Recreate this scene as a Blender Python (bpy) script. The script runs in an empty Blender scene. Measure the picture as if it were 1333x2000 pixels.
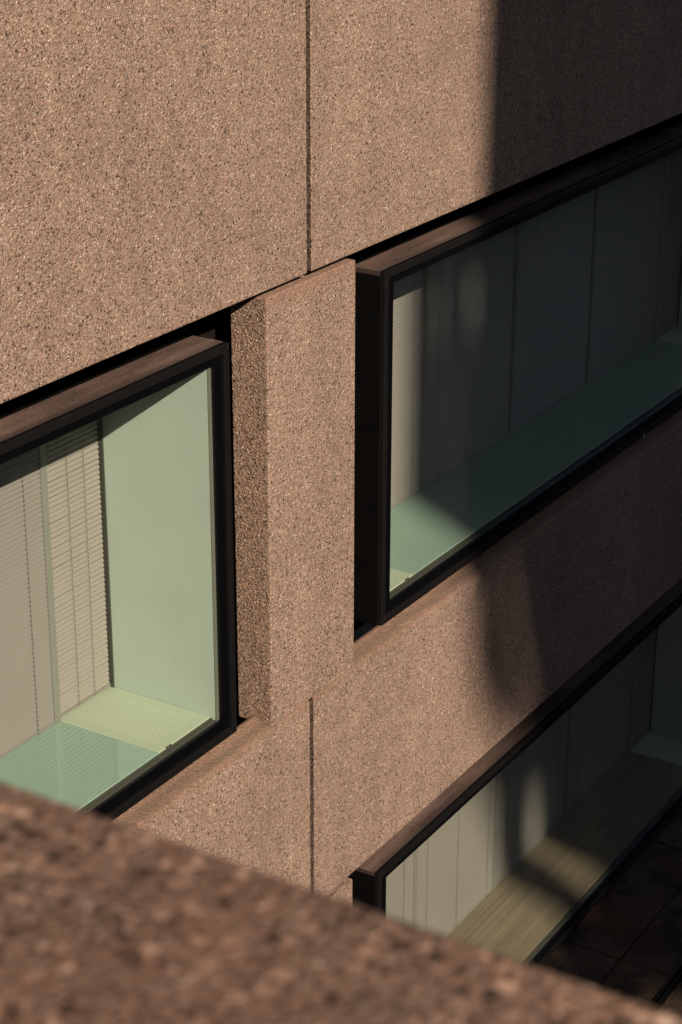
import bpy, bmesh, math, random
from mathutils import Vector, Matrix, noise as mnoise
random.seed(7)
S = bpy.context.scene
COL = S.collection

# ------------------------------------------------------------------ camera
PITCH, YAW, ROLL = 0.3908, 0.5513, 0.0019
CAM = Vector((-6.2632, -3.9941, 2.0714))
cp, sp, cy, sy = math.cos(PITCH), math.sin(PITCH), math.cos(YAW), math.sin(YAW)
Fw = Vector((cy*cp, sy*cp, -sp)); Rt = Vector((sy, -cy, 0)); Up = Rt.cross(Fw)
cr, sr = math.cos(ROLL), math.sin(ROLL)
Rt, Up = cr*Rt + sr*Up, -sr*Rt + cr*Up
cam_d = bpy.data.cameras.new("camera")
cam = bpy.data.objects.new("camera", cam_d); COL.objects.link(cam)
M4 = Matrix((Rt, Up, -Fw)).transposed().to_4x4(); M4.translation = CAM
cam.matrix_world = M4
cam_d.sensor_fit = 'VERTICAL'; cam_d.sensor_height = 36.0; cam_d.sensor_width = 24.0
cam_d.lens = 36.0*3914.8/2000.0
cam_d.clip_start = 0.05; cam_d.clip_end = 2000
cam_d.dof.use_dof = True; cam_d.dof.focus_distance = 8.2; cam_d.dof.aperture_fstop = 9.0
S.camera = cam

# ------------------------------------------------------------------ sky, sun, exposure
SUN = Vector((0.615, 1.0, -0.737))                  # the way the sunlight travels
W = bpy.data.worlds.new("World"); S.world = W; W.use_nodes = True
wn = W.node_tree; wn.nodes.clear()
wo = wn.nodes.new('ShaderNodeOutputWorld'); wb = wn.nodes.new('ShaderNodeBackground')
sk = wn.nodes.new('ShaderNodeTexSky'); sk.sky_type = 'NISHITA'; sk.sun_disc = False
sk.sun_elevation = math.atan2(0.737, math.hypot(0.615, 1.0)); sk.sun_rotation = math.atan2(-0.615, -1.0)
sk.air_density = 1.0; sk.dust_density = 1.6; sk.ozone_density = 1.0
wb.inputs['Strength'].default_value = 0.059
wn.links.new(sk.outputs[0], wb.inputs[0]); wn.links.new(wb.outputs[0], wo.inputs[0])
sd = bpy.data.lights.new("sun", 'SUN'); sd.energy = 5.0; sd.angle = math.radians(0.53); sd.color = (1.0, 0.80, 0.61)
sun = bpy.data.objects.new("sun", sd); COL.objects.link(sun)
sun.rotation_euler = SUN.to_track_quat('-Z', 'Y').to_euler(); sun.location = (-12, -20, 16)
S.view_settings.view_transform = 'Standard'; S.view_settings.look = 'None'
S.view_settings.exposure = 0.76; S.view_settings.gamma = 1.0
S.render.engine = 'CYCLES'
S.cycles.use_denoising = True
S.cycles.max_bounces = 10; S.cycles.diffuse_bounces = 3; S.cycles.glossy_bounces = 5
S.cycles.transparent_max_bounces = 16
S.cycles.caustics_reflective = False; S.cycles.caustics_refractive = False

# ------------------------------------------------------------------ materials
def mat(name):
    m = bpy.data.materials.new(name); m.use_nodes = True
    nt = m.node_tree; b = nt.nodes['Principled BSDF']
    return m, nt, b
def N(nt, t, **kw):
    n = nt.nodes.new(t)
    for k, v in kw.items(): setattr(n, k, v)
    return n
def ramp(nt, fac, stops, interp='LINEAR'):
    r = N(nt, 'ShaderNodeValToRGB'); r.color_ramp.interpolation = interp
    e = r.color_ramp.elements
    while len(e) > 1: e.remove(e[-1])
    e[0].position = stops[0][0]; e[0].color = (*stops[0][1], 1)
    for p, c in stops[1:]:
        x = e.new(p); x.color = (*c, 1)
    nt.links.new(fac, r.inputs[0]); return r.outputs[0]
def vor(nt, vec, scale, feature='F1'):
    v = N(nt, 'ShaderNodeTexVoronoi', feature=feature); v.inputs['Scale'].default_value = scale
    nt.links.new(vec, v.inputs['Vector']); return v
def noise(nt, vec, scale, detail=3, rough=.55):
    n = N(nt, 'ShaderNodeTexNoise'); n.inputs['Scale'].default_value = scale
    n.inputs['Detail'].default_value = detail; n.inputs['Roughness'].default_value = rough
    nt.links.new(vec, n.inputs['Vector']); return n.outputs['Fac']
def math_(nt, op, a, b=None, c=None, clamp=False):
    m = N(nt, 'ShaderNodeMath', operation=op); m.use_clamp = clamp
    for i, x in enumerate((a, b, c)):
        if x is None: continue
        if isinstance(x, (int, float)): m.inputs[i].default_value = x
        else: nt.links.new(x, m.inputs[i])
    return m.outputs[0]
def mixc(nt, fac, a, b, mode='MIX'):
    m = N(nt, 'ShaderNodeMix', data_type='RGBA', blend_type=mode)
    for s, x in ((m.inputs[0], fac), (m.inputs[6], a), (m.inputs[7], b)):
        if isinstance(x, (int, float)): s.default_value = x
        elif isinstance(x, tuple): s.default_value = (*x, 1)
        else: nt.links.new(x, s)
    return m.outputs[2]
def maprange(nt, v, a, b, c, d):
    m = N(nt, 'ShaderNodeMapRange'); nt.links.new(v, m.inputs[0])
    for i, x in enumerate((a, b, c, d)): m.inputs[i+1].default_value = x
    return m.outputs[0]

def concrete(name, tint=(1, 1, 1), scale=1.0, dark=0.0, bump=1.0, stain=0.0, stone=1.0, glint=0.0, blotch=0, sill=None, cap=None):
    """exposed-aggregate concrete: cells of many stone colours in a tan matrix, pits, stains"""
    m, nt, b = mat(name)
    pos = N(nt, 'ShaderNodeNewGeometry').outputs['Position']
    # a little warp so that the stones are not round
    wv = N(nt, 'ShaderNodeVectorMath', operation='MULTIPLY_ADD')
    nz = N(nt, 'ShaderNodeTexNoise'); nz.inputs['Scale'].default_value = 140/scale; nz.inputs['Detail'].default_value = 2
    nt.links.new(pos, nz.inputs['Vector'])
    nt.links.new(nz.outputs['Color'], wv.inputs[0]); wv.inputs[1].default_value = (.006*scale,)*3; nt.links.new(pos, wv.inputs[2])
    P = wv.outputs[0]
    v1 = vor(nt, P, 118/scale); v2 = vor(nt, P, 190/scale); v3 = vor(nt, P, 52/scale)
    s1 = N(nt, 'ShaderNodeSeparateColor'); nt.links.new(v1.outputs['Color'], s1.inputs[0])
    s2 = N(nt, 'ShaderNodeSeparateColor'); nt.links.new(v2.outputs['Color'], s2.inputs[0])
    s3 = N(nt, 'ShaderNodeSeparateColor'); nt.links.new(v3.outputs['Color'], s3.inputs[0])
    d = dark
    big = ramp(nt, s1.outputs[0], [(0, (.020, .014, .011)), (.06+.06*d, (.075, .051, .040)), (.15+.10*d, (.178, .128, .100)),
                                   (.42, (.210, .155, .126)), (.68, (.25, .190, .158)), (.86, (.37, .298, .252)), (.96, (.56, .47, .41))], 'CONSTANT')
    fine = ramp(nt, s2.outputs[0], [(0, (.045, .031, .024)), (.06+.06*d, (.175, .126, .100)), (.40, (.215, .160, .131)),
                                    (.75, (.25, .190, .158)), (.95, (.36, .29, .25))], 'CONSTANT')
    inner = maprange(nt, v1.outputs['Distance'], .30, .52, 1, 0)
    c = mixc(nt, math_(nt, 'MULTIPLY', inner, .82*stone), fine, big)
    hue = mixc(nt, s1.outputs[2], (1.06, .985, .93), (.95, 1.01, 1.06))
    c = mixc(nt, 1.0, c, hue, 'MULTIPLY')
    # scattered larger pebbles and pits
    pick = math_(nt, 'GREATER_THAN', s3.outputs[0], .86-.05*d)
    core = maprange(nt, v3.outputs['Distance'], .20, .30, 1, 0)
    peb = ramp(nt, s3.outputs[1], [(0, (.03, .022, .018)), (.42+.1*d, (.075, .052, .042)), (.62, (.25, .19, .155)), (.8, (.42, .345, .295))], 'CONSTANT')
    c = mixc(nt, math_(nt, 'MULTIPLY', pick, core), c, peb)
    if glint:
        v4 = vor(nt, P, 62/scale); s4 = N(nt, 'ShaderNodeSeparateColor'); nt.links.new(v4.outputs['Color'], s4.inputs[0])
        g = math_(nt, 'MULTIPLY', math_(nt, 'GREATER_THAN', s4.outputs[0], .60), maprange(nt, v4.outputs['Distance'], .36, .50, glint, 0))
        c = mixc(nt, g, c, ramp(nt, s4.outputs[1], [(0, (.03, .022, .018)), (.32, (.40, .29, .225)), (.72, (.58, .45, .37)), (.93, (.78, .66, .57))], 'CONSTANT'))
    # broad weathering
    n1 = noise(nt, pos, 1.1, 4); n2 = noise(nt, pos, 6.5, 5, .65)
    # rain streaks run down the face
    mp = N(nt, 'ShaderNodeMapping'); mp.inputs['Scale'].default_value = (5.0, 5.0, .35); nt.links.new(pos, mp.inputs[0])
    n3 = noise(nt, mp.outputs[0], 1.0, 4)
    w = math_(nt, 'ADD', maprange(nt, n1, .3, .7, .88, 1.10), maprange(nt, n2, .3, .7, -.10, .09))
    w = math_(nt, 'ADD', w, maprange(nt, n3, .3, .7, -.08, .07))
    cc = N(nt, 'ShaderNodeCombineColor')
    for i in range(3): nt.links.new(w, cc.inputs[i])
    c = mixc(nt, 1.0, c, cc.outputs[0], 'MULTIPLY')
    if stain:
        st = maprange(nt, n2, .30, .62, 1, 0)
        c = mixc(nt, math_(nt, 'MULTIPLY', st, stain*.55), c, (.07, .048, .038))
        st2 = maprange(nt, n3, .40, .62, 0, 1)
        c = mixc(nt, math_(nt, 'MULTIPLY', st2, stain*.55), c, (.20, .115, .078))
    if blotch:
        nb = noise(nt, pos, 3.4, 5, .6); nc = noise(nt, pos, 1.7, 3, .5)
        c = mixc(nt, maprange(nt, nb, .44, .58, 0, .85), c, (.022, .022, .022))
        c = mixc(nt, maprange(nt, nc, .50, .66, 0, .55), c, (.30, .16, .08))
    if sill is not None or cap is not None:
        xyz = N(nt, 'ShaderNodeSeparateXYZ'); nt.links.new(pos, xyz.inputs[0])
        mq = N(nt, 'ShaderNodeMapping'); mq.inputs['Scale'].default_value = (2.2, 40, 40); nt.links.new(pos, mq.inputs[0])
        n4 = noise(nt, mq.outputs[0], 1.0, 4, .6); n5 = noise(nt, pos, 26, 5, .7); n6 = noise(nt, pos, 3.0, 3, .6)
        zz = math_(nt, 'ADD', xyz.outputs[2], math_(nt, 'ADD', maprange(nt, n5, .3, .7, -.012, .012), maprange(nt, n6, .3, .7, -.010, .010)))
        if sill is not None:
            k = maprange(nt, zz, sill-.022, sill+.004, 0, 1)
            rust = mixc(nt, maprange(nt, n4, .35, .65, 0, 1), (.135, .082, .056), (.20, .122, .083))
            grit = mixc(nt, .72, c, rust)
            c = mixc(nt, math_(nt, 'MULTIPLY', k, .95), c, grit)
            band = math_(nt, 'POWER', 2.0, math_(nt, 'MULTIPLY', math_(nt, 'POWER', math_(nt, 'DIVIDE', math_(nt, 'SUBTRACT', math_(nt, 'ADD', xyz.outputs[1], maprange(nt, n6, .3, .7, -.012, .012)), .038), .018), 2.0), -1.0))
            band = math_(nt, 'MULTIPLY', math_(nt, 'MULTIPLY', band, k), maprange(nt, n5, .25, .6, .35, .8))
            c = mixc(nt, band, c, (.10, .078, .062))
        if cap is not None:
            k = maprange(nt, zz, cap-.075, cap-.01, 0, 1)
            c = mixc(nt, math_(nt, 'MULTIPLY', k, .5), c, (.215, .130, .098))
    c = mixc(nt, 1.0, c, tint, 'MULTIPLY')
    nt.links.new(c, b.inputs['Base Color'])
    b.inputs['Roughness'].default_value = .88; b.inputs['Specular IOR Level'].default_value = .25
    h = math_(nt, 'MULTIPLY', inner, math_(nt, 'ADD', math_(nt, 'MULTIPLY', s1.outputs[1], .8), .25))
    h = math_(nt, 'ADD', h, math_(nt, 'MULTIPLY', maprange(nt, v2.outputs['Distance'], 0, .6, 1, 0), .35))
    h = math_(nt, 'SUBTRACT', h, math_(nt, 'MULTIPLY', math_(nt, 'LESS_THAN', s1.outputs[0], .12), 1.0))
    bp = N(nt, 'ShaderNodeBump'); bp.inputs['Strength'].default_value = .75*bump; bp.inputs['Distance'].default_value = .0045*scale
    nt.links.new(h, bp.inputs['Height']); nt.links.new(bp.outputs[0], b.inputs['Normal'])
    return m

def metal(name, col, rough, dust=None, dustamt=0.0, metallic=.0, spec=.5):
    m, nt, b = mat(name)
    pos = N(nt, 'ShaderNodeNewGeometry').outputs['Position']
    n = noise(nt, pos, 9, 5, .7); n2 = noise(nt, pos, 160, 3, .7)
    c = mixc(nt, maprange(nt, n, .3, .7, .0, .5), col, tuple(x*.55 for x in col))
    if dust:
        mp = N(nt, 'ShaderNodeMapping'); mp.inputs['Scale'].default_value = (1.3, 6, 6); nt.links.new(pos, mp.inputs[0])
        n3 = noise(nt, mp.outputs[0], 1.0, 4, .6)
        f = math_(nt, 'ADD', maprange(nt, n3, .33, .64, .05, .80), maprange(nt, n2, .3, .7, -.38, .38), clamp=True)
        up = N(nt, 'ShaderNodeSeparateXYZ'); nt.links.new(N(nt, 'ShaderNodeNewGeometry').outputs['True Normal'], up.inputs[0])
        f = math_(nt, 'MULTIPLY', f, maprange(nt, up.outputs[2], .5, .9, 0, dustamt))
        yz = N(nt, 'ShaderNodeSeparateXYZ'); nt.links.new(pos, yz.inputs[0])
        edge = maprange(nt, math_(nt, 'ADD', yz.outputs[1], maprange(nt, n, .3, .7, -.015, .015)), .03, .075, .30, 1.0)
        f = math_(nt, 'MULTIPLY', f, edge)
        c = mixc(nt, f, c, dust)
    nt.links.new(c, b.inputs['Base Color'])
    r = maprange(nt, n, .3, .7, rough*.85, min(1, rough*1.25)); nt.links.new(r, b.inputs['Roughness'])
    b.inputs['Metallic'].default_value = metallic; b.inputs['Specular IOR Level'].default_value = spec
    bp = N(nt, 'ShaderNodeBump'); bp.inputs['Strength'].default_value = .12; bp.inputs['Distance'].default_value = .001
    nt.links.new(n2, bp.inputs['Height']); nt.links.new(bp.outputs[0], b.inputs['Normal'])
    return m

def paint(name, col, rough=.5, var=.05, spec=.4, streak=None, coat=0):
    m, nt, b = mat(name)
    pos = N(nt, 'ShaderNodeNewGeometry').outputs['Position']
    n = noise(nt, pos, 3.2, 5, .6)
    k = maprange(nt, n, .3, .7, 1-var, 1+var)
    if streak:
        mp = N(nt, 'ShaderNodeMapping'); mp.inputs['Scale'].default_value = streak; nt.links.new(pos, mp.inputs[0])
        s = noise(nt, mp.outputs[0], 1.0, 5, .75)
        k = math_(nt, 'MULTIPLY', k, maprange(nt, s, .3, .7, .55, 1.40))
    cc = N(nt, 'ShaderNodeCombineColor')
    for i in range(3): nt.links.new(k, cc.inputs[i])
    nt.links.new(mixc(nt, 1, cc.outputs[0], col, 'MULTIPLY'), b.inputs['Base Color'])
    b.inputs['Roughness'].default_value = rough; b.inputs['Specular IOR Level'].default_value = spec
    b.inputs['Coat Weight'].default_value = coat; b.inputs['Coat Roughness'].default_value = .04
    return m

MC = concrete('exposed_aggregate', tint=(1.01, .995, .99))
MCP = concrete('exposed_aggregate_pilaster', dark=.15, bump=1.1, cap=-.028, tint=(1.01, .995, .99))
MCL = concrete('exposed_aggregate_sill', sill=-1.835, tint=(1.01, .995, .99))
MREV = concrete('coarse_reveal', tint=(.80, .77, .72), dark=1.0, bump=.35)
MJOINT = concrete('shade_tinted_joint_face', tint=(.42, .40, .39), dark=1.0)  # side faces of the joints, darkened in colour to imitate shade
MPAR = concrete('weathered_coping', tint=(.61, .525, .475), scale=.82, dark=.7, stain=.5, glint=.9)
MPAVE = concrete('dark_paving', tint=(.36, .315, .27), scale=.8, dark=.6, stain=.3, glint=.5, blotch=1)
MTOWER = concrete('tower_concrete', tint=(.6, .6, .6))
MDARK = metal('dark_joint', (.010, .009, .008), .9, spec=.04)
MBRONZE = metal('bronze_cladding', (.040, .028, .026), .42, dust=(.165, .118, .10), dustamt=.95)
MTRIM = metal('bronze_trim', (.0056, .0054, .0060), .42, spec=.28)
MBLACK = metal('black_return', (.0016, .0016, .0018), .7, spec=.08)
MFRIT = metal('black_border', (.0015, .0019, .0028), .35, spec=.2)
MLIN = paint('pale_green_lining', (.345, .442, .39), .45, .04)
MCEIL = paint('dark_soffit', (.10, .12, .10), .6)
MFLOOR = paint('glossy_green_shelf', (.235, .355, .295), .035, .03, spec=.9)
MLAM = paint('brushed_shelf', (.19, .168, .118), .34, .06, spec=.4, streak=(.9, 130, 1))
MBLIND = paint('blind_slat', (.178, .180, .163), .5, .03)
MCORD = paint('blind_cord', (.05, .05, .045), .8)
MMULL = paint('grey_mullion', (.17, .185, .165), .45)
MBEAD2 = paint('grey_bead', (.11, .125, .105), .5)
MBLIND2 = paint('pale_blind_slat', (.228, .225, .203), .5, .03)
MBEAD = paint('dark_bead', (.05, .055, .045), .5)
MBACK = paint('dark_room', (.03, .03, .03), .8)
MWEB = paint('pale_fluff', (.5, .48, .45), .9)
MTHR = paint('grey_thread', (.16, .16, .15), .9)
MFLT = paint('terrace_membrane', (.05, .06, .085), .8, .2)

def grille_mat():
    m, nt, b = mat('perforated_panel')
    pos = N(nt, 'ShaderNodeNewGeometry').outputs['Position']
    sx = N(nt, 'ShaderNodeSeparateXYZ'); nt.links.new(pos, sx.inputs[0])
    p = .0165
    u = math_(nt, 'DIVIDE', sx.outputs[0], p); v = math_(nt, 'DIVIDE', sx.outputs[1], p)
    a = math_(nt, 'SUBTRACT', math_(nt, 'FRACT', math_(nt, 'ADD', math_(nt, 'ADD', u, v), 400)), .5)
    c = math_(nt, 'SUBTRACT', math_(nt, 'FRACT', math_(nt, 'ADD', math_(nt, 'SUBTRACT', u, v), 400)), .5)
    r = math_(nt, 'SQRT', math_(nt, 'ADD', math_(nt, 'MULTIPLY', a, a), math_(nt, 'MULTIPLY', c, c)))
    hole = maprange(nt, r, .26, .36, 1, 0)
    # plain margin round the perforated field
    def win(q, lo, hi): return math_(nt, 'MULTIPLY', math_(nt, 'GREATER_THAN', q, lo), math_(nt, 'LESS_THAN', q, hi))
    tx = N(nt, 'ShaderNodeTexCoord'); sg = N(nt, 'ShaderNodeSeparateXYZ'); nt.links.new(tx.outputs['Generated'], sg.inputs[0])
    field = math_(nt, 'MULTIPLY', win(sg.outputs[0], .12, .88), win(sg.outputs[1], .09, .93))
    hole = math_(nt, 'MULTIPLY', hole, field)
    nt.links.new(mixc(nt, hole, (.35, .435, .33), (.455, .535, .415)), b.inputs['Base Color'])
    b.inputs['Roughness'].default_value = .5
    bp = N(nt, 'ShaderNodeBump'); bp.invert = True; bp.inputs['Strength'].default_value = .6; bp.inputs['Distance'].default_value = .002
    nt.links.new(hole, bp.inputs['Height']); nt.links.new(bp.outputs[0], b.inputs['Normal'])
    return m
MGRILLE = grille_mat()

def glass_mat():
    m = bpy.data.materials.new('green_glass'); m.use_nodes = True; nt = m.node_tree; nt.nodes.clear()
    o = N(nt, 'ShaderNodeOutputMaterial'); mx = N(nt, 'ShaderNodeMixShader')
    t = N(nt, 'ShaderNodeBsdfTransparent'); t.inputs[0].default_value = (.983, .992, .985, 1)
    g = N(nt, 'ShaderNodeBsdfGlossy'); g.inputs['Roughness'].default_value = .003
    f = N(nt, 'ShaderNodeFresnel')
    nt.links.new(maprange(nt, N(nt, 'ShaderNodeNewGeometry').outputs['Backfacing'], 0, 1, 1.45, 1/1.45), f.inputs[0])
    nt.links.new(f.outputs[0], mx.inputs[0]); nt.links.new(t.outputs[0], mx.inputs[1]); nt.links.new(g.outputs[0], mx.inputs[2])
    pos = N(nt, 'ShaderNodeNewGeometry').outputs['Position']
    mp = N(nt, 'ShaderNodeMapping'); mp.inputs['Scale'].default_value = (7, 7, 1.2); nt.links.new(pos, mp.inputs[0])
    dn = noise(nt, mp.outputs[0], 1.0, 5, .7)
    df = N(nt, 'ShaderNodeBsdfDiffuse'); df.inputs[0].default_value = (.5, .5, .48, 1)
    m2 = N(nt, 'ShaderNodeMixShader'); nt.links.new(maprange(nt, dn, .35, .75, .001, .007), m2.inputs[0])
    nt.links.new(mx.outputs[0], m2.inputs[1]); nt.links.new(df.outputs[0], m2.inputs[2])
    nt.links.new(m2.outputs[0], o.inputs[0]); return m
MGLASS = glass_mat()

# ------------------------------------------------------------------ mesh helpers
class MB:
    def __init__(s): s.bm = bmesh.new()
    def box(s, x0, x1, y0, y1, z0, z1, bev=0, seg=2):
        bm2 = bmesh.new()
        r = bmesh.ops.create_cube(bm2, size=1)
        for v in bm2.verts:
            v.co = Vector(((x0+x1)/2+v.co.x*(x1-x0), (y0+y1)/2+v.co.y*(y1-y0), (z0+z1)/2+v.co.z*(z1-z0)))
        if bev: bmesh.ops.bevel(bm2, geom=bm2.edges[:], offset=bev, segments=seg, affect='EDGES', profile=.5)
        s._add(bm2); return s
    def prism(s, pts, d, bev=0):
        """pts: planar polygon (Vectors), extruded by vector d"""
        bm2 = bmesh.new()
        vs = [bm2.verts.new(p) for p in pts]; f = bm2.faces.new(vs)
        e = bmesh.ops.extrude_face_region(bm2, geom=[f])
        bmesh.ops.translate(bm2, vec=d, verts=[g for g in e['geom'] if isinstance(g, bmesh.types.BMVert)])
        bmesh.ops.recalc_face_normals(bm2, faces=bm2.faces[:])
        if bev: bmesh.ops.bevel(bm2, geom=bm2.edges[:], offset=bev, segments=2, affect='EDGES', profile=.5)
        s._add(bm2); return s
    def strip(s, rows):
        """rows: list of point lists, joined into quads"""
        vv = [[s.bm.verts.new(p) for p in r] for r in rows]
        for a, b in zip(vv, vv[1:]):
            for i in range(len(a)-1): s.bm.faces.new((a[i], a[i+1], b[i+1], b[i]))
        return s
    def _add(s, bm2):
        me = bpy.data.meshes.new('tmp'); bm2.to_mesh(me); bm2.free(); s.bm.from_mesh(me); bpy.data.meshes.remove(me)
    def build(s, name, m, parent=None, smooth=False, slots=None, pick=None, label=None):
        me = bpy.data.meshes.new(name)
        o = None
        org = Vector((0, 0, 0))
        if parent is None and s.bm.verts:      # a thing that is one mesh: origin at its base
            xs = [v.co for v in s.bm.verts]
            org = Vector((sum(v.x for v in xs)/len(xs), sum(v.y for v in xs)/len(xs), min(v.z for v in xs)))
        elif parent is not None: org = wloc(parent)
        for v in s.bm.verts: v.co -= org
        s.bm.to_mesh(me); s.bm.free()
        o = bpy.data.objects.new(name, me); COL.objects.link(o)
        for q in (slots or [m]): me.materials.append(q)
        if pick:
            for p in me.polygons: p.material_index = pick(p)
        if smooth:
            for p in me.polygons: p.use_smooth = True
        if parent is not None: o.parent = parent
        else: o.location = org
        if label: o['label'] = label
        return o
def wloc(o):
    v = o.location.copy()
    while o.parent: o = o.parent; v += o.location
    return v
def tag(o, label, cat, group=None):
    o['label'] = label; o['category'] = cat
    if group: o['group'] = group
    return o
def thing(name, loc, label, cat, group=None):
    o = bpy.data.objects.new(name, None); COL.objects.link(o); o.location = loc; o.empty_display_size = .2
    return tag(o, label, cat, group)
def part_empty(name, parent, loc, label=None):
    o = bpy.data.objects.new(name, None); COL.objects.link(o); o.parent = parent
    o.location = Vector(loc) - wloc(parent); o.empty_display_size = .1
    if label: o['label'] = label
    return o

# ------------------------------------------------------------------ the facade
BAY, FL = 5.76, 2.868
XPL, XPR = -.300, .343           # pilaster edges
ZA, ZT, ZB = -1.835, -.135, -1.735
X1, X2 = .581, BAY-.538          # window box in a bay
YW = .0106
PAVE = -4.705
bld = thing('concrete_building', (0, 0, PAVE), 'tan exposed aggregate concrete building with black framed box windows between pilasters', 'building')

G = .0145                          # half a panel joint
def facade_panel(x0, x1, z0, z1, name='wall_panel', sill=False):
    b = MB()
    if not sill:
        b.box(x0, x1, 0, .155, z0, z1, .006, 3)
    else:                         # top falls forward from the window to a worn arris
        prof = [(.10, z0), (.155, z0), (.155, z1-.09), (.10, z1-.09), (.10, z1+.030), (.085, z1+.034), (.05, z1+.022), (.012, z1+.007), (.004, z1+.001), (0, z1-.009), (0, z0+.009), (.009, z0)]
        b.prism([Vector((x0, y, z)) for y, z in prof], Vector((x1-x0, 0, 0)))
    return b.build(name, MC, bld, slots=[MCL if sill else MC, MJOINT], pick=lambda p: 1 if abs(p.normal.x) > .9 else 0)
for k in (-1, 0, 1, 2):
    xa, xb = k*BAY+G, (k+1)*BAY-G
    facade_panel(xa, xb, 0, 2.6)
    for f in (0, 1):
        if f == 0: facade_panel(xa, xb, -FL, ZA, sill=True)
# dark backing behind the joints, recess wall above and below the boxes
for k in (-1, 0, 1, 2, 3):
    MB().box(k*BAY-.05, k*BAY+.05, .158, .17, 0.02, 2.6).build('joint_backing', MDARK, bld)
    MB().box(k*BAY-.05, k*BAY+.05, .158, .17, -FL+.02, ZA-.1).build('joint_backing', MDARK, bld)
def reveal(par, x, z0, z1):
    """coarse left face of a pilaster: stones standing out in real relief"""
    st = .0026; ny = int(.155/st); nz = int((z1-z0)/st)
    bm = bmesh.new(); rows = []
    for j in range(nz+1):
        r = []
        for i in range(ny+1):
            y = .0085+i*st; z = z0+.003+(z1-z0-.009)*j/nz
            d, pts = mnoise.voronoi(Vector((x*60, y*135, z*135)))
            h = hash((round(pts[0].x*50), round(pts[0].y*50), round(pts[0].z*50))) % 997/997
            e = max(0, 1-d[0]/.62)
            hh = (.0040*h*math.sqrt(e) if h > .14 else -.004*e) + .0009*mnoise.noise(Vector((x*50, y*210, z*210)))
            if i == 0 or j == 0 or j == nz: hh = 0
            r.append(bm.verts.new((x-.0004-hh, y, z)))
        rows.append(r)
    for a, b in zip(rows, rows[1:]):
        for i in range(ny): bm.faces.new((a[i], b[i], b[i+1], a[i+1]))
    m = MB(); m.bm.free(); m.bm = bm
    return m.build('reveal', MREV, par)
for k in (-1, 0, 1, 2, 3):
    for f in (0, 1):
        o = MB().box(k*BAY+XPL+.004, k*BAY+XPR, .001, .167, -f*FL+ZA+.007, -f*FL-.028, .006, 3).build('pilaster', MCP, bld)
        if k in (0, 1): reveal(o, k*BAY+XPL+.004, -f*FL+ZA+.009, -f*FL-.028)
for k in (-1, 0, 1, 2):
    for f in (0, 1):
        zo = -f*FL
        b = MB()
        b.box(k*BAY+XPR+.032, (k+1)*BAY+XPL-.035, .33, .50, zo+ZT+.001, zo+.6)
        b.box(k*BAY+XPR+.032, (k+1)*BAY+XPL-.035, .33, .50, zo-FL+.9, zo+ZB-.001)
        b.build('recess_wall', MDARK, bld)
for k in (-1, 0, 1, 2, 3):
    MB().box(k*BAY+XPL-.2375, k*BAY+XPR+.2375, .296, .329, -2*FL-.05, .61).build('pier_web', MDARK, bld)

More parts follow.
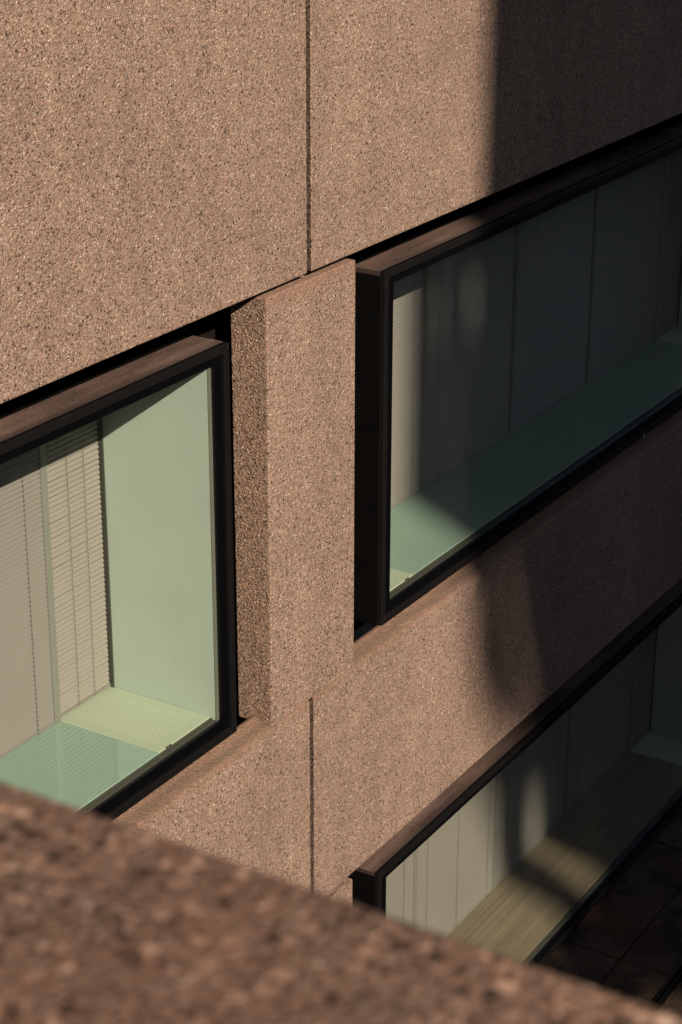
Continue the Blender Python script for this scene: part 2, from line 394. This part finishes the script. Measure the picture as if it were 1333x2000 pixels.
def window(k, f, floor_mat, label):
    zo = -f*FL; x0, x1 = k*BAY+X1, k*BAY+X2
    zt, zb = zo+ZT, zo+ZB
    w = part_empty('window', bld, ((x0+x1)/2, YW, zb), label)
    GL, GT, GB, TR = .085, .066, .084, .033
    # box shell: bronze head with a dropped front lip, black returns
    MB().box(x0, x1, YW+.0205, .168, zt-.022, zt, .0015).build('head_cladding', MBRONZE, w)
    MB().box(x0+.0225, x1-.0225, .1685, .62, zt-.022, zt-.001).build('top_cladding', MBLACK, w)
    for xa, xb in ((x0, x0+.022), (x1-.022, x1)):
        MB().box(xa, xb, YW+.0205, .62, zb, zt-.0225).build('side_cladding', MBLACK, w)
    MB().box(x0+.0225, x1-.0225, YW+.0305, .62, zb, zb+.02).build('base_cladding', MBLACK, w)
    # trim: a raised mitred bead round the front
    b = MB()
    y0, y1 = YW-.006, YW+.020
    def mitre(p, q, inw):          # p,q outer corners, inw inward offsets
        o = TR
    for (a, c, d, e) in (
        ((x0, zt), (x1, zt), (x1-TR, zt-TR), (x0+TR, zt-TR)),
        ((x1, zt), (x1, zb), (x1-TR, zb+TR), (x1-TR, zt-TR)),
        ((x1, zb), (x0, zb), (x0+TR, zb+TR), (x1-TR, zb+TR)),
        ((x0, zb), (x0, zt), (x0+TR, zt-TR), (x0+TR, zb+TR))):
        b.prism([Vector((q[0], y0, q[1])) for q in (a, c, d, e)], Vector((0, y1-y0, 0)), .0022)
    b.build('trim', MTRIM, w)
    b = MB(); y0, y1 = YW+.004, YW+.030
    xa, xb, za, zc = x0+TR+.004, x1-TR-.004, zb+TR+.004, zt-TR-.004
    ia, ib, ja, jc = x0+GL, x1-GL, zb+GB, zt-GT
    b.box(xa, ia, y0, y1, za, zc); b.box(ib, xb, y0, y1, za, zc)
    b.box(ia, ib, y0, y1, jc, zc); b.box(ia, ib, y0, y1, za, ja)
    b.build('border', MFRIT, w)
    b = MB(); b.box(x0+.024, x1-.024, YW+.0305, YW+.034, zb+.0205, ja-.002); b.box(x0+.024, x1-.024, YW+.0305, YW+.034, jc+.002, zt-.023)
    b.box(x0+.024, ia-.004, YW+.0305, YW+.034, ja-.002, jc+.002); b.box(ib+.004, x1-.024, YW+.0305, YW+.034, ja-.002, jc+.002)
    b.build('backing_rim', MBLACK, w)
    MB().box(ia+.0005, ib-.0005, YW+.012, YW+.018, ja+.0005, jc-.0005).build('pane', MGLASS, w)
    # bead inside the glass
    t = .0215
    MB().box(ia, ia+t, YW+.0185, YW+.0215, ja, jc).build('glazing_bead', MBEAD2, w)
    MB().box(ib-t, ib, YW+.0185, YW+.0215, ja, jc).build('glazing_bead', MBEAD2, w)
    MB().box(ia+t, ib-t, YW+.0185, YW+.034, ja, ja+.006).build('bottom_bead', MBEAD, w)
    # lining
    yb, zf = .60, zo-1.636
    la, lb = x0+.107, x1-.107
    zc2 = zt-GT+.012
    MB().box(la-.02, la, YW+.0225, yb, zf-.02, zc2).build('side_lining', MLIN, w)
    MB().box(lb, lb+.02, YW+.0225, yb, zf-.02, zc2).build('side_lining', MLIN, w)
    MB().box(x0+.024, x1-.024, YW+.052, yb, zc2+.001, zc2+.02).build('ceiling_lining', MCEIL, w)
    for xc in (la+.0035, lb-.0035):
        MB().box(xc-.003, xc+.003, .522, .60, zf+.0015, zc2-.001).build('gap_shade_strip', MBEAD, w)  # dark strip standing in for the shaded gap at the blind's end
    gl_, gr_ = k*BAY+.945, lb-.335
    MB().box(gl_+.0015, gr_-.0015, YW+.045, yb, zf-.018, zf, .0015, 1).build('shelf', floor_mat, w)
    MB().box(la+.002, gl_-.0015, YW+.045, yb, zf-.018, zf+.001, .0015, 1).build('grille', MGRILLE, w)
    MB().box(gr_+.0015, lb-.002, YW+.045, yb, zf-.018, zf+.001, .0015, 1).build('grille', MGRILLE, w)
    MB().box(la, lb, YW+.036, YW+.043, ja-.02, zf-.004).build('shelf_edge', MBEAD, w)
    for xc in (gl_-.05, gl_-.068, gr_+.05, gr_+.068):
        MB().box(xc-.006, xc+.006, YW+.0355, YW+.047, zf-.012, zf+.0025, .001, 1).build('clip', MBEAD, w)
    for xm in (.925, 1.87, 2.825, 3.79, 4.765):
        MB().box(k*BAY+xm-.017, k*BAY+xm+.017, .524, .60, zf+.0005, zc2, .002, 1).build('mullion', MMULL, w)
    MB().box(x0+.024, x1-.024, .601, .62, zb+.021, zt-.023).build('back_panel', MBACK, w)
    return w
window(-1, 0, MFLOOR, 'lit window box with pale green side wall and perforated shelf end')
window(0, 0, MFLOOR, 'window box half in shadow right of the pilaster')
window(0, 1, MLAM, 'lowest window box with a brushed brown shelf')
window(-1, 1, MFLOOR, None)

# upper mass and side closure so that the building is a solid from other views
b = MB()
b.box(-BAY, 3*BAY, .175, 6, .62, 2.55)
b.build('upper_wall', MDARK, bld)
MB().box(-BAY-2, 3*BAY, -2.2, 6, 4.0, 4.6, .01).build('sky_blocker_slab', MTOWER, bld)  # added above the view to hold sky light off the facade

# ------------------------------------------------------------------ blinds
def blind(xa, xb, f, label, tilt, cords, short=0.0, pitch=.0192, wd=.0245, m=None):
    zo = -f*FL
    zbot, ztop = zo-1.636+.004+short, zo-.178
    o = thing('window_blind', ((xa+xb)/2, .535, zbot), label, 'blind', 'slatted blinds behind the window panes')
    b = MB(); n = int((ztop-.03-zbot)/pitch)
    for i in range(n):
        zc = zbot+.014+i*pitch
        t = math.radians(tilt + random.uniform(-1.2, 1.2)); ct, st = math.cos(t), math.sin(t)
        j0, j1 = random.uniform(-.0006, .0006), random.uniform(-.0006, .0006)
        rows = []
        for q in (-.5, -.25, 0, .25, .5):
            crown = .0022*(1-4*q*q)
            y = .535 + q*wd*ct - crown*st; z = zc + q*wd*st + crown*ct*.6
            rows.append([Vector((xa+.002, y, z+j0)), Vector((xb-.002, y, z+j1))])
        b.strip(rows)
    b.build('slats', m or MBLIND, o, smooth=True)
    MB().box(xa+.003, xb-.003, .522, .548, ztop-.022, ztop, .002, 1).build('head_rail', MBLIND, o)
    MB().box(xa+.004, xb-.004, .524, .546, zbot, zbot+.009, .002, 1).build('bottom_rail', MBLIND, o)
    for c in cords:
        b = MB(); b.box(c-.0004, c+.0004, .5235, .5240, zbot+.004, ztop-.022)
        for i in range(n):
            zc = zbot+.014+i*pitch-.010
            b.box(c-.0015, c+.0015, .5215, .5230, zc-.0024, zc+.0024)
        b.build('cord', MCORD, o)
    return o
def mm(k, i): return k*BAY+(.925, 1.87, 2.825, 3.79, 4.765)[i]
e = .0155
# window at the left
blind(mm(-1, 4)+e, -BAY+5.112-.014, 0, 'narrow partly open blind beside the pale green side wall', 68, [-.867, -.768], .012, .0205, .0165, MBLIND2)
blind(mm(-1, 3)+e, mm(-1, 4)-e, 0, 'wide closed blind left of the grey mullion in the left window', 55, [-1.117, -1.40, -1.75])
# upper right window
nm = ['narrow blind hidden by the left frame of the right window', 'sunlit blind beside the left frame of the right window',
      'shaded blind with a faint light patch, second from the left frame of the right window', 'shaded blind in the middle of the right window',
      'shaded blind, last wide one before the far end of the right window', 'narrow coarse slatted blind at the far end of the right window']
ends = [.692, *[mm(0, i) for i in range(5)], 5.112]
cords0 = [[.80], [1.18, 1.749], [1.999], [3.05], [3.98], [4.87]]
for i in range(6):
    if i == 0: continue
    blind(ends[i]+e, ends[i+1]-(e if i < 5 else .004), 0, nm[i], 66 if i == 5 else 58, cords0[i], *((.006, .0205, .0165) if i == 5 else ()))
nm3 = ['', 'sunlit blind nearest the left end of the lowest window', 'blind crossed by the shadow edge in the lowest window, second from its left end',
       'blind with a soft streak of sunlight in the lowest window', 'dark blind next to the far end of the lowest window', 'narrow dark blind at the green end wall of the lowest window']
cords3 = [[], [1.20, 1.739], [1.997, 2.35, 2.719], [2.96, 3.64], [3.93], [4.87]]
for i in range(1, 6):
    blind(ends[i]+e, ends[i+1]-(e if i < 5 else .004), 1, nm3[i], 62, cords3[i])

# ------------------------------------------------------------------ fluff on a cobweb under the right window
o = thing('cobweb_fluff', (3.393, -.004, -1.735), 'tiny pale tuft hanging on a thread from the right window frame', 'cobweb')
b = MB()
for i in range(9):
    a = random.uniform(0, 6.28); r = random.uniform(.012, .022)
    d = Vector((math.cos(a)*r, math.sin(a)*r*.6, random.uniform(-.022, .012)))
    p = Vector((3.393, -.006, -1.712)); s = d.cross(Vector((0, 0, 1))).normalized()*.0022
    b.strip([[p-s, p+s], [p+d-s*.3, p+d+s*.3]])
b.build('tuft', MWEB, o)
b = MB(); b.box(3.3928, 3.3933, -.0052, -.0047, -1.712, -1.30); b.build('thread', MTHR, o)

# ------------------------------------------------------------------ terrace paving below, drain edge, ground
b = MB()
px = .643; x = 2.84-px*14; gap = .011
rows = [(-.29+gap/2, .10), (-.612, -.29-gap/2)]
for y0, y1 in rows:
    for i in range(-14, 24):
        xa = 2.84+i*px+gap/2; b.box(xa, xa+px-gap, y0, y1, PAVE-.05, PAVE+random.uniform(-.0015, .0015), .003, 1)
o = b.build('paving', MPAVE, None); o['kind'] = 'structure'
b = MB()
for r in range(6):
    for i in range(-14, 24):
        xa = 2.84+i*px+gap/2; y1 = -.66-r*.6
        b.box(xa, xa+px-gap, y1-.6+gap, y1, PAVE-.05, PAVE-.012+random.uniform(-.0015, .0015), .003, 1)
o = b.build('terrace', MPAVE, None); o['kind'] = 'structure'
b = MB(); b.box(-7, 18, -.652, -.646, PAVE-.05, PAVE+.018, .001, 1); b.box(-7, 18, -.626, -.620, PAVE-.05, PAVE+.018, .001, 1); b.box(-7, 18, -.6455, -.6265, PAVE-.05, PAVE-.02)
tag(b.build('drain_channel', MTRIM, None), 'dark metal drain channel set in the shaded paving below the lowest window', 'drain')
b = MB(); b.box(-60, 60, -60, 60, PAVE-.5, PAVE-.052)
o = b.build('ground', MPAVE, None); o['kind'] = 'structure'

# ------------------------------------------------------------------ parapet of the camera's own terrace
par = thing('terrace_parapet', (-5.57, -6, -4.7), 'blurred brown aggregate parapet with a broad flat top in the foreground', 'parapet')
XO, ZP = -5.4805, 1.4714
MB().box(XO-.172, XO, -11, -.02, ZP-.22, ZP, .008, 3).build('coping', MPAR, par)
MB().box(XO-.16, XO-.012, -11, -.02, PAVE, ZP-.221).build('wall', MPAR, par)
b = MB(); b.box(-16, XO-.165, -11, -.02, .3, .47); o = b.build('terrace_floor', MFLT, None); o['kind'] = 'structure'

# ------------------------------------------------------------------ unseen tower cut to throw the shade, blocks added against sky light
H = Vector((.615, 1, 0)).normalized()
def back(x, z, t0=20.0):
    """where the sunray that meets the facade at (x, z) crosses an upright plane square to the sun, t0 metres out"""
    K = H.dot(Vector((1.46-.615*t0, -t0, 0)))
    t = (H.x*x - K)/(H.x*.615 + H.y)
    return Vector((x-.615*t, -t, z+.737*t))
tow = thing('unseen_shade_tower', (-8, -22, PAVE), 'unseen concrete tower block cut to throw the shade on the right of the wall', 'tower')
def slab(name, pts, th, t0=20.0):
    MB().prism([back(x, z, t0) for x, z in pts], -H*th).build(name, MTOWER, tow)
def rect(x0, x1, z0, z1): return [(x0, z0), (x1, z0), (x1, z1), (x0, z1)]
slab('wall', rect(1.38, 30, -.10, 12), .25)
slab('wall', rect(1.38, 30, -1.75, -.52), .25)
for xa, xb in ((1.38, 1.66), (1.672, 2.02), (2.045, 30)):     # narrow slots added to let faint patches of sun through
    slab('wall', rect(xa, xb, -.5199, -.1001), .25)
# added outlines, cut to the lower shadow edge and the streak of sun
slab('hook_blocker', [(1.38, -1.6), (1.62, -1.6), (1.76, -2.06), (1.89, -2.42), (2.02, -2.76), (1.90, -2.84), (1.68, -2.62), (1.51, -2.36), (1.38, -2.02)], .25, 34)
slab('upper_blocker', [(1.685, -1.6), (1.83, -2.04), (1.97, -2.40), (2.11, -2.76), (2.06, -2.90), (2.42, -3.38), (2.50, -3.62), (30, -3.62), (30, -1.6)], .25, 34)
slab('slit_blocker', [(2.48, -3.30), (2.50, -3.62), (2.60, -4.0), (2.72, -4.2), (2.75, -4.45), (2.62, -4.60), (2.62, -13), (2.94, -13), (2.94, -5.0), (3.06, -4.62), (3.06, -4.45), (3.03, -4.2), (2.95, -4.0), (2.92, -3.62), (2.90, -3.30)], .25, 20)
slab('right_blocker', [(3.07, -3.30), (3.09, -4.0), (3.24, -4.2), (3.28, -4.42), (3.0601, -4.62), (2.9401, -5.0), (3.10, -5.05), (3.10, -5.5), (2.9401, -5.5), (2.9401, -13), (30, -13), (30, -3.30)], .25, 20)
slab('low_blocker', [(1.6, -4.62), (2.6199, -4.62), (2.6199, -13), (1.6, -13)], .25, 20)  # added shape that keeps sun off the paving
blk = thing('sky_blocker_block', (0, -17, PAVE), 'unseen plain concrete block added to shut sky light out of the court', 'building')
MB().box(-14, 30, -18, -15.5, PAVE, 5.0).build('wall', MTOWER, blk)
MB().prism([back(x, z) for x, z in ((-26, -13), (-5.2, -13), (-5.2, 12), (-26, 12))], -H*.25).build('sky_blocker_wing', MTOWER, blk)  # added on the left to shut out more of the sky
